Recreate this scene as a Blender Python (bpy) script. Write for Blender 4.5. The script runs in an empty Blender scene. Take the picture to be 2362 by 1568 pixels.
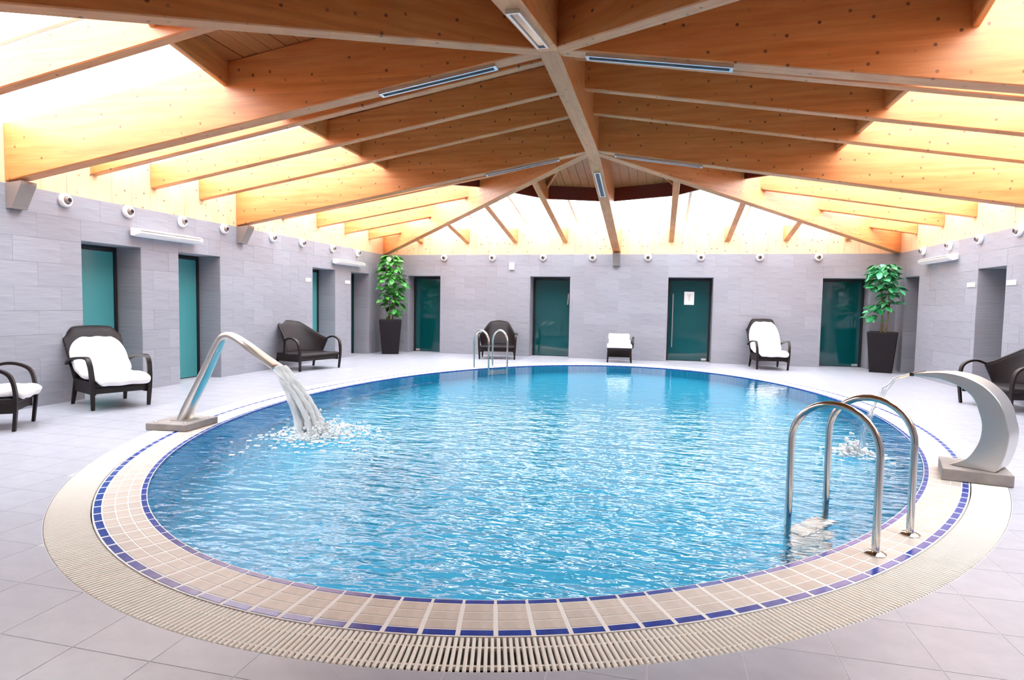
import bpy, bmesh, math, random
from mathutils import Vector, Matrix
random.seed(7)
scn = bpy.context.scene
COL = scn.collection
PI = math.pi
rad = math.radians

# ------------------------------------------------------------------ camera, world, exposure
CAMZ = 1.4
F_PX, YAW, PITCH, ROLL = 1395.37, -0.2364, -0.0586, 0.017
def cam_axes():
    cy, sy = math.cos(YAW), math.sin(YAW); cp, sp = math.cos(PITCH), math.sin(PITCH)
    f = Vector((sy*cp, cy*cp, sp)); r = Vector((cy, -sy, 0)); u = r.cross(f)
    c, s = math.cos(ROLL), math.sin(ROLL)
    return r*c + u*s, u*c - r*s, f
_r, _u, _f = cam_axes()
camd = bpy.data.cameras.new('camera'); cam = bpy.data.objects.new('camera', camd); COL.objects.link(cam)
camd.sensor_fit = 'HORIZONTAL'; camd.sensor_width = 36.0; camd.lens = 36.0*F_PX/2362.0; camd.clip_start = 0.05
cam.matrix_world = Matrix(((_r.x, _u.x, -_f.x, 0), (_r.y, _u.y, -_f.y, 0), (_r.z, _u.z, -_f.z, CAMZ), (0, 0, 0, 1)))
scn.camera = cam

world = bpy.data.worlds.new('overcast_sky'); scn.world = world; world.use_nodes = True
bgn = world.node_tree.nodes['Background']
bgn.inputs[0].default_value = (0.935, 0.955, 1.0, 1)
bgn.inputs[1].default_value = 12.0
scn.view_settings.view_transform = 'Standard'
scn.view_settings.look = 'None'
scn.view_settings.exposure = 0.0
scn.view_settings.gamma = 1.0
scn.view_settings.use_curve_mapping = False
try:
    scn.cycles.max_bounces = 10; scn.cycles.diffuse_bounces = 5; scn.cycles.transparent_max_bounces = 12
    scn.cycles.sample_clamp_indirect = 12.0
except Exception: pass

# ------------------------------------------------------------------ dimensions
XL, XR, YB, YN = -7.631, 5.4415, 16.043, 0.35
XM = (XL+XR)/2
YWA, YWB = 5.78, 9.86                     # where the two main rafters meet the side walls
YHA, YHB = 5.92, 9.80                     # the two hubs at the ends of the ridge
ZW, ZEAVE, ZHUB = 2.75, 3.46, 3.83        # top of tiled wall, top of roof at wall, underside of ridge
SLS = 0.162                               # slope of the side faces
PCX, PCY, PA, PB, PTH = -1.095, 8.503, 3.932, 5.922, -0.107   # pool ellipse
def ztop(x, y):
    return ZEAVE + min(SLS*(x-XL), SLS*(XR-x), 0.1715*(YB-y), 0.195*(y-YN))

# ------------------------------------------------------------------ helpers
class MB:
    def __init__(s): s.v = []; s.f = []; s.sm = False
    def add(s, vs, fs):
        o = len(s.v); s.v += [tuple(v) for v in vs]; s.f += [tuple(i+o for i in f) for f in fs]
        return s
    def box(s, a, b):
        x0, y0, z0 = a; x1, y1, z1 = b
        return s.add([(x0,y0,z0),(x1,y0,z0),(x1,y1,z0),(x0,y1,z0),(x0,y0,z1),(x1,y0,z1),(x1,y1,z1),(x0,y1,z1)],
                     [(3,2,1,0),(4,5,6,7),(0,1,5,4),(1,2,6,5),(2,3,7,6),(3,0,4,7)])
    def prism(s, poly, z0, z1):
        """vertical prism over a 2-d polygon (CCW); z0/z1 may be functions of (x, y)"""
        n = len(poly); g0 = z0 if callable(z0) else (lambda x, y: z0); g1 = z1 if callable(z1) else (lambda x, y: z1)
        vs = [(x, y, g0(x, y)) for x, y in poly] + [(x, y, g1(x, y)) for x, y in poly]
        return s.add(vs, [tuple(range(n-1, -1, -1)), tuple(range(n, 2*n))] + [(i, (i+1) % n, n+(i+1) % n, n+i) for i in range(n)])
    def tube(s, pts, rs, k=12, cap=True):
        pts = [Vector(p) for p in pts]; n = len(pts)
        if not hasattr(rs, '__len__'): rs = [rs]*n
        t0 = (pts[1]-pts[0]).normalized(); up = Vector((0,0,1)) if abs(t0.z) < .9 else Vector((1,0,0))
        a = t0.cross(up).normalized(); vs = []
        for i in range(n):
            t = (pts[min(i+1, n-1)]-pts[max(i-1, 0)]).normalized()
            a = (a - t*a.dot(t)).normalized(); b = t.cross(a)
            for j in range(k):
                c = 2*PI*j/k; vs.append(pts[i] + (a*math.cos(c)+b*math.sin(c))*rs[i])
        fs = [(i*k+j, i*k+(j+1) % k, (i+1)*k+(j+1) % k, (i+1)*k+j) for i in range(n-1) for j in range(k)]
        if cap: fs += [tuple(range(k-1, -1, -1)), tuple(range((n-1)*k, n*k))]
        s.sm = True
        return s.add(vs, fs)
    def band(s, pts, side, w, th):
        """flat strap along pts; side = direction(s) of its width, w width(s), th thickness"""
        pts = [Vector(p) for p in pts]; n = len(pts); vs = []
        for i in range(n):
            t = (pts[min(i+1, n-1)]-pts[max(i-1, 0)]).normalized()
            sd = Vector(side[i] if hasattr(side[0], '__len__') else side); sd = (sd - t*sd.dot(t)).normalized()
            nn = t.cross(sd); ww = w[i] if hasattr(w, '__len__') else w; tt = th[i] if hasattr(th, '__len__') else th
            for a, b in ((-1,-1),(1,-1),(1,1),(-1,1)): vs.append(pts[i]+sd*(a*ww/2)+nn*(b*tt/2))
        fs = [(i*4+j, i*4+(j+1) % 4, (i+1)*4+(j+1) % 4, (i+1)*4+j) for i in range(n-1) for j in range(4)]
        fs += [(3,2,1,0), tuple(range((n-1)*4, n*4))]
        return s.add(vs, fs)
    def lathe(s, prof, k=24, c=(0,0,0), axis='z'):
        vs = []
        for r, z in prof:
            for j in range(k):
                a = 2*PI*j/k; p = (r*math.cos(a), r*math.sin(a), z)
                if axis == 'x': p = (p[2], p[0], p[1])
                if axis == 'y': p = (p[0], p[2], p[1])
                vs.append((p[0]+c[0], p[1]+c[1], p[2]+c[2]))
        n = len(prof)
        fs = [(i*k+j, i*k+(j+1) % k, (i+1)*k+(j+1) % k, (i+1)*k+j) for i in range(n-1) for j in range(k)]
        fs += [tuple(range(k-1, -1, -1)), tuple(range((n-1)*k, n*k))]
        s.sm = True
        return s.add(vs, fs)
    def grid(s, P):
        m, n = len(P), len(P[0])
        s.sm = True
        return s.add([p for r in P for p in r], [(i*n+j, i*n+j+1, (i+1)*n+j+1, (i+1)*n+j) for i in range(m-1) for j in range(n-1)])
    def mesh(s, name, mat, smooth=None, fix=True):
        me = bpy.data.meshes.new(name); me.from_pydata(s.v, [], s.f); me.update()
        if fix:
            bm = bmesh.new(); bm.from_mesh(me); bmesh.ops.recalc_face_normals(bm, faces=bm.faces[:]); bm.to_mesh(me); bm.free()
        if mat: me.materials.append(mat)
        if s.sm if smooth is None else smooth:
            for p in me.polygons: p.use_smooth = True
            try: me.set_sharp_from_angle(angle=rad(38))
            except Exception: pass
        return me

def put(name, me, parent=None, M=None):
    o = bpy.data.objects.new(name, me); COL.objects.link(o)
    if parent is not None: o.parent = parent
    if M is not None: o.matrix_local = M
    return o
def obj(name, mb, mat, parent=None, M=None, smooth=None, fix=True):
    return put(name, mb.mesh(name, mat, smooth, fix), parent, M)
LM = {}
def setm(o, M):
    o.matrix_local = M; LM[o.name] = M; return o
def tag(o, label, cat=None, group=None, kind=None):
    o['label'] = label
    if cat: o['category'] = cat
    if group: o['group'] = group
    if kind: o['kind'] = kind
    return o
def thing(name, label, cat, loc=(0,0,0), rz=0.0, group=None, kind=None):
    o = bpy.data.objects.new(name, None); COL.objects.link(o)
    setm(o, Matrix.Translation(loc) @ Matrix.Rotation(rz, 4, 'Z')); o.empty_display_size = .1
    return tag(o, label, cat, group, kind)
def bevel(o, w, seg=2):
    m = o.modifiers.new('bevel', 'BEVEL'); m.width = w; m.segments = seg; m.limit_method = 'ANGLE'; m.angle_limit = rad(40); return o
def solid(o, t, off=0):
    m = o.modifiers.new('solid', 'SOLIDIFY'); m.thickness = t; m.offset = off; return o
def subd(o, n=1):
    m = o.modifiers.new('sub', 'SUBSURF'); m.levels = n; m.render_levels = n; return o
def smoothstep(a, b, x):
    t = max(0, min(1, (x-a)/(b-a))); return t*t*(3-2*t)
def spline(pts, n):
    """Catmull-Rom through pts"""
    P = [Vector(p) for p in pts]; P = [P[0]*2-P[1]] + P + [P[-1]*2-P[-2]]; out = []
    m = len(P)-3
    for i in range(n):
        t = i/(n-1)*m; k = min(int(t), m-1); t -= k
        a, b, c, d = P[k:k+4]
        out.append(.5*((2*b)+(c-a)*t+(2*a-5*b+4*c-d)*t*t+(3*b-a-3*c+d)*t**3))
    return out
def clip(poly, a, b):
    """keep the part of a convex polygon to the left of the line a->b"""
    out = []; d = (b[0]-a[0], b[1]-a[1])
    f = lambda p: d[0]*(p[1]-a[1]) - d[1]*(p[0]-a[0])
    for i in range(len(poly)):
        p, q = poly[i], poly[(i+1) % len(poly)]; fp, fq = f(p), f(q)
        if fp >= -1e-9: out.append(p)
        if (fp > 1e-9 and fq < -1e-9) or (fp < -1e-9 and fq > 1e-9):
            t = fp/(fp-fq); out.append((p[0]+(q[0]-p[0])*t, p[1]+(q[1]-p[1])*t))
    return out
def clip_to(poly, region):
    for i in range(len(region)):
        if len(poly) < 3: return []
        poly = clip(poly, region[i], region[(i+1) % len(region)])
    return poly if len(poly) >= 3 else []
def area(p): return .5*sum(p[i][0]*p[(i+1) % len(p)][1]-p[(i+1) % len(p)][0]*p[i][1] for i in range(len(p)))

# ------------------------------------------------------------------ materials
def srgb(r, g, b):
    f = lambda c: (c/255)/12.92 if c/255 <= .04045 else ((c/255+.055)/1.055)**2.4
    return (f(r), f(g), f(b), 1)
class NT:
    def __init__(s, name):
        s.m = bpy.data.materials.new(name); s.m.use_nodes = True; s.t = s.m.node_tree; s.n = s.t.nodes
        s.b = s.n['Principled BSDF']; s.out = s.n['Material Output']
    def node(s, typ, **kw):
        n = s.n.new(typ)
        for k, v in kw.items():
            if k.startswith('_'): setattr(n, k[1:], v)
        return n
    def ln(s, a, b): s.t.links.new(a, b)
    def coord(s, out='Object', scale=(1,1,1)):
        tc = s.n.new('ShaderNodeTexCoord'); mp = s.n.new('ShaderNodeMapping'); mp.inputs['Scale'].default_value = scale
        s.ln(tc.outputs[out], mp.inputs[0]); return mp.outputs[0]
    def noise(s, vec, scale=5, detail=3, rough=.55):
        n = s.n.new('ShaderNodeTexNoise'); n.inputs['Scale'].default_value = scale; n.inputs['Detail'].default_value = detail
        n.inputs['Roughness'].default_value = rough
        if vec is not None: s.ln(vec, n.inputs['Vector'])
        return n.outputs[0]
    def ramp(s, fac, stops):
        r = s.n.new('ShaderNodeValToRGB'); e = r.color_ramp.elements
        while len(e) < len(stops): e.new(.5)
        for i, (p, c) in enumerate(stops): e[i].position = p; e[i].color = c
        s.ln(fac, r.inputs[0]); return r.outputs[0]
    def mix(s, a, b, fac, mode='MIX'):
        m = s.n.new('ShaderNodeMixRGB'); m.blend_type = mode
        for v, i in ((fac, 0), (a, 1), (b, 2)):
            if isinstance(v, bpy.types.NodeSocket): s.ln(v, m.inputs[i])
            else: m.inputs[i].default_value = v
        return m.outputs[0]
    def bump(s, h, strength=.3, dist=.01):
        b = s.n.new('ShaderNodeBump'); b.inputs['Strength'].default_value = strength; b.inputs['Distance'].default_value = dist
        s.ln(h, b.inputs['Height']); s.ln(b.outputs[0], s.b.inputs['Normal']); return b.outputs[0]
    def rand(s):
        n = s.n.new('ShaderNodeObjectInfo'); return n.outputs['Random']
    def base(s, c):
        if isinstance(c, bpy.types.NodeSocket): s.ln(c, s.b.inputs['Base Color'])
        else: s.b.inputs['Base Color'].default_value = c
        return s
    def pr(s, **kw):
        for k, v in kw.items(): s.b.inputs[k.replace('_', ' ')].default_value = v
        return s
def flat(name, c, rough=.5, metal=0, **kw):
    t = NT(name); t.base(c).pr(Roughness=rough, Metallic=metal, **kw); return t.m

def wood_mat(name, lo, hi, knots=True, rough=.55, coat=.55):
    t = NT(name)
    v = t.coord('Object', (.9, 11, 11)); rnd = t.rand()
    ofs = t.n.new('ShaderNodeVectorMath'); ofs.operation = 'ADD'
    cmb = t.n.new('ShaderNodeCombineXYZ'); mul = t.n.new('ShaderNodeMath'); mul.operation = 'MULTIPLY'; mul.inputs[1].default_value = 37
    t.ln(rnd, mul.inputs[0]); t.ln(mul.outputs[0], cmb.inputs[0]); t.ln(v, ofs.inputs[0]); t.ln(cmb.outputs[0], ofs.inputs[1])
    g = t.noise(ofs.outputs[0], 1.6, 5, .6)
    col = t.ramp(g, [(.3, lo), (.7, hi)])
    # glued lamellae: each 4 cm layer has a tint of its own
    sep = t.n.new('ShaderNodeSeparateXYZ'); tc = t.n.new('ShaderNodeTexCoord'); t.ln(tc.outputs['Object'], sep.inputs[0])
    m1 = t.n.new('ShaderNodeMath'); m1.operation = 'MULTIPLY'; m1.inputs[1].default_value = 22; t.ln(sep.outputs[2], m1.inputs[0])
    m2 = t.n.new('ShaderNodeMath'); m2.operation = 'FLOOR'; t.ln(m1.outputs[0], m2.inputs[0])
    wn = t.n.new('ShaderNodeTexWhiteNoise'); wn.noise_dimensions = '1D'; t.ln(m2.outputs[0], wn.inputs['W'])
    col = t.mix(col, (.62, .52, .42, 1), t.ramp(wn.outputs[0], [(0, (0,0,0,1)), (1, (.3,.3,.3,1))]), 'MULTIPLY')
    if knots:
        cv = t.n.new('ShaderNodeCombineXYZ'); ad = t.n.new('ShaderNodeMath'); ad.operation = 'ADD'
        t.ln(sep.outputs[2], ad.inputs[0]); t.ln(sep.outputs[1], ad.inputs[1])
        ax = t.n.new('ShaderNodeMath'); ax.operation = 'ADD'; t.ln(sep.outputs[0], ax.inputs[0]); t.ln(mul.outputs[0], ax.inputs[1])
        t.ln(ax.outputs[0], cv.inputs[0]); t.ln(ad.outputs[0], cv.inputs[1])
        vo = t.n.new('ShaderNodeTexVoronoi'); vo.voronoi_dimensions = '2D'; vo.inputs['Scale'].default_value = 4.6
        t.ln(cv.outputs[0], vo.inputs['Vector'])
        k = t.ramp(vo.outputs['Distance'], [(.05, (.85,.85,.85,1)), (.085, (0,0,0,1))])
        sc_ = t.n.new('ShaderNodeSeparateColor'); t.ln(vo.outputs['Color'], sc_.inputs[0])
        k = t.mix(k, t.ramp(sc_.outputs[0], [(.25, (0,0,0,1)), (.7, (1,1,1,1))]), 1.0, 'MULTIPLY')
        col = t.mix(col, (.10, .03, .012, 1), k)
    t.base(col); t.bump(g, .12, .004); t.pr(Roughness=rough, Coat_Weight=coat, Coat_Roughness=.32)
    return t.m
M_WOOD = wood_mat('glulam_wood', srgb(208,124,57), srgb(230,155,92))
M_PLY = wood_mat('upstand_wood', srgb(232,196,152), srgb(242,212,174), True)
M_BOARD = wood_mat('ceiling_board_wood', srgb(176,104,52), srgb(198,124,66), False)
M_DARKWOOD = flat('dark_fascia_paint', srgb(110,40,26), .5)

def stone_mat(name, a, b, streak, rough, tint=.10):
    t = NT(name); v = t.coord('Object', streak)
    g = t.noise(v, 3, 6, .62); c = t.ramp(g, [(.28, a), (.72, b)])
    r = t.rand(); tv = t.ramp(r, [(0, (1-tint,1-tint,1-tint,1)), (1, (1,1,1,1))])
    c = t.mix(c, tv, 1.0, 'MULTIPLY'); t.base(c); t.bump(g, .15, .004); t.pr(Roughness=rough); return t.m
M_WALLTILE = stone_mat('grey_wall_tile', srgb(142,144,155), srgb(163,165,175), (.7,.7,16), .40)
M_FLOORTILE = stone_mat('grey_floor_tile', srgb(156,157,168), srgb(170,171,181), (2,2.6,1), .32, .05)
M_JOINT = flat('pale_joint_grout', srgb(164,166,175), .7)
M_FLJOINT = flat('floor_joint_grout', srgb(194,195,201), .7)
M_GROUT = flat('white_pool_grout', srgb(224,220,216), .6)
def tile_mat(name, a, b, rough):
    t = NT(name); g = t.noise(t.coord('Object', (9,3,3)), 3, 4); c = t.ramp(g, [(.3, a), (.7, b)])
    c = t.mix(c, t.ramp(t.rand(), [(0, (.88,.88,.88,1)), (1, (1,1,1,1))]), 1.0, 'MULTIPLY'); t.base(c); t.pr(Roughness=rough); return t.m
M_BEIGE = tile_mat('beige_coping_tile', srgb(184,171,160), srgb(203,190,179), .4)
M_BLUE = tile_mat('cobalt_tile', srgb(18,48,140), srgb(30,70,165), .18)
M_BAR = flat('ivory_plastic', srgb(226,220,211), .45)
M_CHAN = flat('channel_dark', srgb(28,26,26), .8)
def basin_mat():
    t = NT('turquoise_mosaic'); br = t.n.new('ShaderNodeTexBrick'); br.offset = 0
    t.ln(t.coord('Object'), br.inputs['Vector']); br.inputs['Scale'].default_value = 8
    br.inputs['Color1'].default_value = srgb(30,172,214); br.inputs['Color2'].default_value = srgb(44,184,222); br.inputs['Mortar'].default_value = srgb(84,200,226)
    br.inputs['Mortar Size'].default_value = .03; br.inputs['Brick Width'].default_value = .5; br.inputs['Row Height'].default_value = .5
    t.base(br.outputs[0]); t.pr(Roughness=.4); return t.m
M_BASIN = basin_mat()
M_STEEL = flat('polished_steel', (.62,.60,.56,1), .12, 1)
M_BRUSH = flat('brushed_steel', (.66,.64,.60,1), .30, 1)
M_GALV = flat('grey_painted_steel', srgb(150,140,136), .5, .3)
M_ALU = flat('aluminium', (.75,.78,.78,1), .35, .9)
M_LENS = flat('dark_lamp_lens', srgb(40,70,84), .15)
M_WHITE = flat('white_plastic', srgb(238,238,240), .4)
M_BLACKHOLE = flat('dark_opening', srgb(22,24,32), .5)
M_DOORGLASS = flat('teal_door_glass', srgb(2,72,76), .05, IOR=1.7)
M_DOORREFL = flat('reflection_toned_door_glass', srgb(70,146,150), .22, IOR=1.6)  # paler copy of the door glass, reflected light put into its colour
M_DOORFRAME = flat('dark_door_frame', srgb(30,34,38), .4)
M_PAPER = flat('white_notice_paper', srgb(245,245,242), .6)
M_INK = flat('grey_ink', srgb(150,150,150), .7)
M_POT = flat('charcoal_planter', srgb(20,16,21), .5, 0, Specular_IOR_Level=.3)
M_SOIL = flat('soil', srgb(48,34,24), .9)
M_STEM = flat('green_brown_stem', srgb(112,96,44), .6)
def wicker():
    t = NT('dark_wicker'); v = t.coord('Object', (1,1,1))
    w = t.n.new('ShaderNodeTexWave'); w.bands_direction = 'Z'; w.inputs['Scale'].default_value = 26; w.inputs['Distortion'].default_value = 1.5
    t.ln(v, w.inputs['Vector'])
    w2 = t.n.new('ShaderNodeTexWave'); w2.bands_direction = 'Y'; w2.inputs['Scale'].default_value = 30; t.ln(v, w2.inputs['Vector'])
    h = t.mix(w.outputs[0], w2.outputs[0], .5, 'MULTIPLY')
    t.base(t.mix(srgb(16,10,12), srgb(44,35,41), h)); t.bump(h, .5, .004); t.pr(Roughness=.5, Specular_IOR_Level=.3); return t.m
M_WICKER = wicker()
M_FRAMEDARK = flat('dark_brown_frame', srgb(22,12,12), .42, 0, Specular_IOR_Level=.35)
def cloth():
    t = NT('white_towelling'); g = t.noise(t.coord('Object'), 60, 2); t.base(srgb(244,243,242)); t.bump(g, .2, .004); t.pr(Roughness=.9); return t.m
M_CLOTH = cloth()
def leafm(name, a, b):
    t = NT(name); c = t.ramp(t.rand(), [(0, a), (1, b)]); t.base(c); t.pr(Roughness=.3)
    return t.m
M_LEAF1 = leafm('glossy_leaf', srgb(18,92,30), srgb(96,190,84))
M_LEAF2 = leafm('glossy_leaf_cool', srgb(10,96,52), srgb(96,205,140))
def plinth_mat():
    t = NT('grey_plinth_stone'); g = t.noise(t.coord('Object'), 6, 5); t.base(t.ramp(g, [(.3, srgb(128,120,116)), (.7, srgb(158,150,146))])); t.pr(Roughness=.5); return t.m
M_PLINTH = plinth_mat()
def glass_pane_mat():
    t = NT('clear_roof_glass'); tr = t.n.new('ShaderNodeBsdfTransparent'); tr.inputs[0].default_value = (.95,.97,.97,1)
    gl = t.n.new('ShaderNodeBsdfGlossy'); gl.inputs['Roughness'].default_value = .03
    lw = t.n.new('ShaderNodeLayerWeight'); pw = t.n.new('ShaderNodeMath'); pw.operation = 'POWER'; pw.inputs[1].default_value = 4; t.ln(lw.outputs['Facing'], pw.inputs[0])
    fr = t.n.new('ShaderNodeMath'); fr.operation = 'MULTIPLY_ADD'; fr.inputs[1].default_value = .5; fr.inputs[2].default_value = .03; t.ln(pw.outputs[0], fr.inputs[0]); mx = t.n.new('ShaderNodeMixShader')
    t.ln(fr.outputs[0], mx.inputs[0]); t.ln(tr.outputs[0], mx.inputs[1]); t.ln(gl.outputs[0], mx.inputs[2]); t.ln(mx.outputs[0], t.out.inputs[0]); return t.m
M_PANE = glass_pane_mat()
JETS = ((-3.38, 5.72), (1.55, 6.45))
def water_mat():
    t = NT('pool_water')
    tc = t.n.new('ShaderNodeTexCoord'); vec = tc.outputs['Object']
    mp = t.n.new('ShaderNodeMapping'); mp.inputs['Scale'].default_value = (1.0, 2.1, 1); mp.inputs['Rotation'].default_value = (0, 0, .25); t.ln(vec, mp.inputs[0])
    n1 = t.noise(mp.outputs[0], 2.1, 2.5, .5); n2 = t.noise(mp.outputs[0], 6.5, 2, .5)
    h = t.mix(n1, n2, .36)
    sp = t.n.new('ShaderNodeSeparateXYZ'); t.ln(vec, sp.inputs[0])     # the surface lies calmer towards the far end
    mr = t.n.new('ShaderNodeMapRange'); mr.interpolation_type = 'SMOOTHSTEP'
    for i_, v_ in ((1, -2.5), (2, 3.6), (3, 1.0), (4, .10)): mr.inputs[i_].default_value = v_
    t.ln(sp.outputs[1], mr.inputs[0]); mm = t.n.new('ShaderNodeMath'); mm.operation = 'MULTIPLY'; t.ln(h, mm.inputs[0]); t.ln(mr.outputs[0], mm.inputs[1]); h = mm.outputs[0]
    b = t.n.new('ShaderNodeBump'); b.inputs['Strength'].default_value = .6; b.inputs['Distance'].default_value = .10; t.ln(h, b.inputs['Height'])
    t.ln(b.outputs[0], t.b.inputs['Normal'])
    t.base((.86, .97, 1.0, 1)); t.pr(Roughness=0.0, IOR=1.33, Transmission_Weight=1.0)
    return t.m
M_WATER = water_mat()
def froth():
    t = NT('white_water'); t.base((.93,.96,.97,1)); t.pr(Roughness=.3, Transmission_Weight=.2, IOR=1.18); return t.m
M_FROTH = froth()
def stream_clear():
    t = NT('clear_stream_water'); t.base((.95,.98,1,1)); t.pr(Roughness=.05, Transmission_Weight=.9, IOR=1.2); return t.m
M_STREAM = stream_clear()

# ================================================================== pool ring geometry
def ell(t, d=0.0):
    c, s = math.cos(t), math.sin(t); x, y = PA*c, PB*s; nx, ny = PB*c, PA*s; l = math.hypot(nx, ny)
    x += nx/l*d; y += ny/l*d; ct, st = math.cos(PTH), math.sin(PTH)
    return (PCX + x*ct - y*st, PCY + x*st + y*ct)
def ell_n(t):
    c, s = math.cos(t), math.sin(t); nx, ny = PB*c, PA*s; l = math.hypot(nx, ny); ct, st = math.cos(PTH), math.sin(PTH)
    return (nx/l*ct - ny/l*st, nx/l*st + ny/l*ct)
def even_ts(n, d):
    K = 6000; pts = [ell(2*PI*i/K, d) for i in range(K+1)]; L = [0]
    for i in range(K): L.append(L[-1] + math.dist(pts[i], pts[i+1]))
    out = []; j = 0
    for k in range(n):
        s = L[-1]*k/n
        while L[j+1] < s: j += 1
        out.append(2*PI*(j + (s-L[j])/(L[j+1]-L[j]))/K)
    return out, L[-1]
D_IN, D_COP0, D_COP1, D_BLUE1, D_GR0, D_GR1 = 0.0, .040, .262, .312, .322, .566
CAMXY = (0, 0)

# ================================================================== FLOOR
floor = tag(bpy.data.objects.new('floor', None), 'pale grey stone tiled pool deck floor with thin light joints', 'floor', kind='structure'); COL.objects.link(floor)
NE = 360
E_OUT = [ell(2*PI*i/NE, D_GR1) for i in range(NE)]
mb = MB()
def to_rect(p):
    dx, dy = p[0]-PCX, p[1]-PCY; k = 1e9
    if dx > 1e-9: k = min(k, (XR-PCX)/dx)
    if dx < -1e-9: k = min(k, (XL-PCX)/dx)
    if dy > 1e-9: k = min(k, (YB-PCY)/dy)
    if dy < -1e-9: k = min(k, (YN-PCY)/dy)
    return (PCX+dx*k, PCY+dy*k)
angs = sorted([math.atan2(p[1]-PCY, p[0]-PCX) for p in E_OUT] + [math.atan2(y-PCY, x-PCX) for x in (XL, XR) for y in (YN, YB)])
def on_ell(a):
    # outer ring point in direction a from the centre
    best = None
    lo, hi = a-PTH-.5, a-PTH+.5
    for _ in range(40):
        m = (lo+hi)/2; p = ell(m, D_GR1); d = math.atan2(p[1]-PCY, p[0]-PCX)-a; d = (d+PI) % (2*PI)-PI
        if d < 0: lo = m
        else: hi = m
    return ell((lo+hi)/2, D_GR1)
ring_in = [on_ell(a) for a in angs]; ring_out = [to_rect(p) for p in ring_in]
n = len(angs)
vs = [(x, y, -.0012) for x, y in ring_in] + [(x, y, -.0012) for x, y in ring_out] + [(x, y, -.15) for x, y in ring_in]
mb.add(vs, [(i, (i+1) % n, n+(i+1) % n, n+i) for i in range(n)] + [(i, (i+1) % n, 2*n+(i+1) % n, 2*n+i) for i in range(n)])
obj('joint_bed', mb, M_FLJOINT, floor)
TS = .3735
def inside(p): 
    ct, st = math.cos(-PTH), math.sin(-PTH); x, y = p[0]-PCX, p[1]-PCY; x, y = x*ct-y*st, x*st+y*ct
    return (x/(PA+D_GR1))**2+(y/(PB+D_GR1))**2
E_FINE = [ell(2*PI*i/1440, D_GR1) for i in range(1440)]
def nearest_idx(p): return min(range(1440), key=lambda i: (E_FINE[i][0]-p[0])**2+(E_FINE[i][1]-p[1])**2)
def ray_cross(p, q):
    lo, hi = 0., 1.
    fi = inside_ring(p)
    for _ in range(30):
        m = (lo+hi)/2; r = (p[0]+(q[0]-p[0])*m, p[1]+(q[1]-p[1])*m)
        if inside_ring(r) == fi: lo = m
        else: hi = m
    return (p[0]+(q[0]-p[0])*lo, p[1]+(q[1]-p[1])*lo)
def inside_ring(p):
    v = inside(p)
    if v < .96: return True
    if v > 1.05: return False
    i = nearest_idx(p); e = E_FINE[i]; t = 2*PI*i/1440; nn = ell_n(t)
    return (p[0]-e[0])*nn[0]+(p[1]-e[1])*nn[1] < .004
tiles = []
G = .0022
nx0 = int((XL)/TS)-1; ny0 = 0
x = -21*TS
while x < XR:
    y = 2.62 - 7*TS
    while y < YB:
        x0, x1, y0, y1 = max(x, XL)+G, min(x+TS, XR)-G, max(y, YN)+G, min(y+TS, YB)-G
        if x1-x0 > .03 and y1-y0 > .03:
            cs = [(x0,y0),(x1,y0),(x1,y1),(x0,y1)]
            vals = [inside((x0+(x1-x0)*i/3, y0+(y1-y0)*j/3)) for i in range(4) for j in range(4)]
            if min(vals) > 1.06: tiles.append(cs)
            elif max(vals) > .95:
                S = []
                for k in range(4):
                    a, b = cs[k], cs[(k+1) % 4]
                    S += [(a[0]+(b[0]-a[0])*i/10, a[1]+(b[1]-a[1])*i/10) for i in range(10)]
                fl = [inside_ring(p) for p in S]; m = len(S)
                if not any(fl): tiles.append(cs)
                elif not all(fl):
                    starts = [i for i in range(m) if not fl[i] and fl[i-1]]
                    for s0 in starts:
                        ch = [ray_cross(S[s0], S[s0-1])]; i = s0
                        while not fl[i % m]: ch.append(S[i % m]); i += 1
                        ch.append(ray_cross(S[(i-1) % m], S[i % m]))
                        ia, ib = nearest_idx(ch[-1]), nearest_idx(ch[0]); dd = (ib-ia+720) % 1440-720
                        st = 1 if dd > 0 else -1
                        arc = []
                        for k in range(st*4, dd, st*4):
                            e = E_FINE[(ia+k) % 1440]; nn = ell_n(2*PI*((ia+k) % 1440)/1440); arc.append((e[0]+nn[0]*.004, e[1]+nn[1]*.004))
                        poly = ch+arc
                        if abs(area(poly)) > .002: tiles.append(poly)
        y += TS
    x += TS
def vis(p):
    d = Vector((p[0], p[1], -CAMZ)); z = d.dot(_f)
    if z < .1: return 1e9
    u = abs(d.dot(_r)/z*F_PX)/1181; v = abs(d.dot(_u)/z*F_PX)/784
    return math.hypot(*p) + (100 if max(u, v) > 1.08 else 0)
cen = lambda P: (sum(p[0] for p in P)/len(P), sum(p[1] for p in P)/len(P))
tiles.sort(key=lambda P: vis(cen(P)))
rest = MB()
for i, P in enumerate(tiles):
    if i < 295:
        c = cen(P); m = MB().prism([(a-c[0], b-c[1]) for a, b in P], -.012, 0)
        obj('floor_tile', m, M_FLOORTILE, floor, Matrix.Translation((c[0], c[1], 0)), False)
    else: rest.prism(P, -.012, 0)
o = obj('floor_tiles_far', rest, M_FLOORTILE, floor, None, False); o['kind'] = 'stuff'

# ================================================================== POOL
pool = thing('pool', 'oval swimming pool with beige tiled rim edged by two rows of cobalt tiles', 'swimming pool', (PCX, PCY, 0))
PM = Matrix.Translation((-PCX, -PCY, 0))
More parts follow.
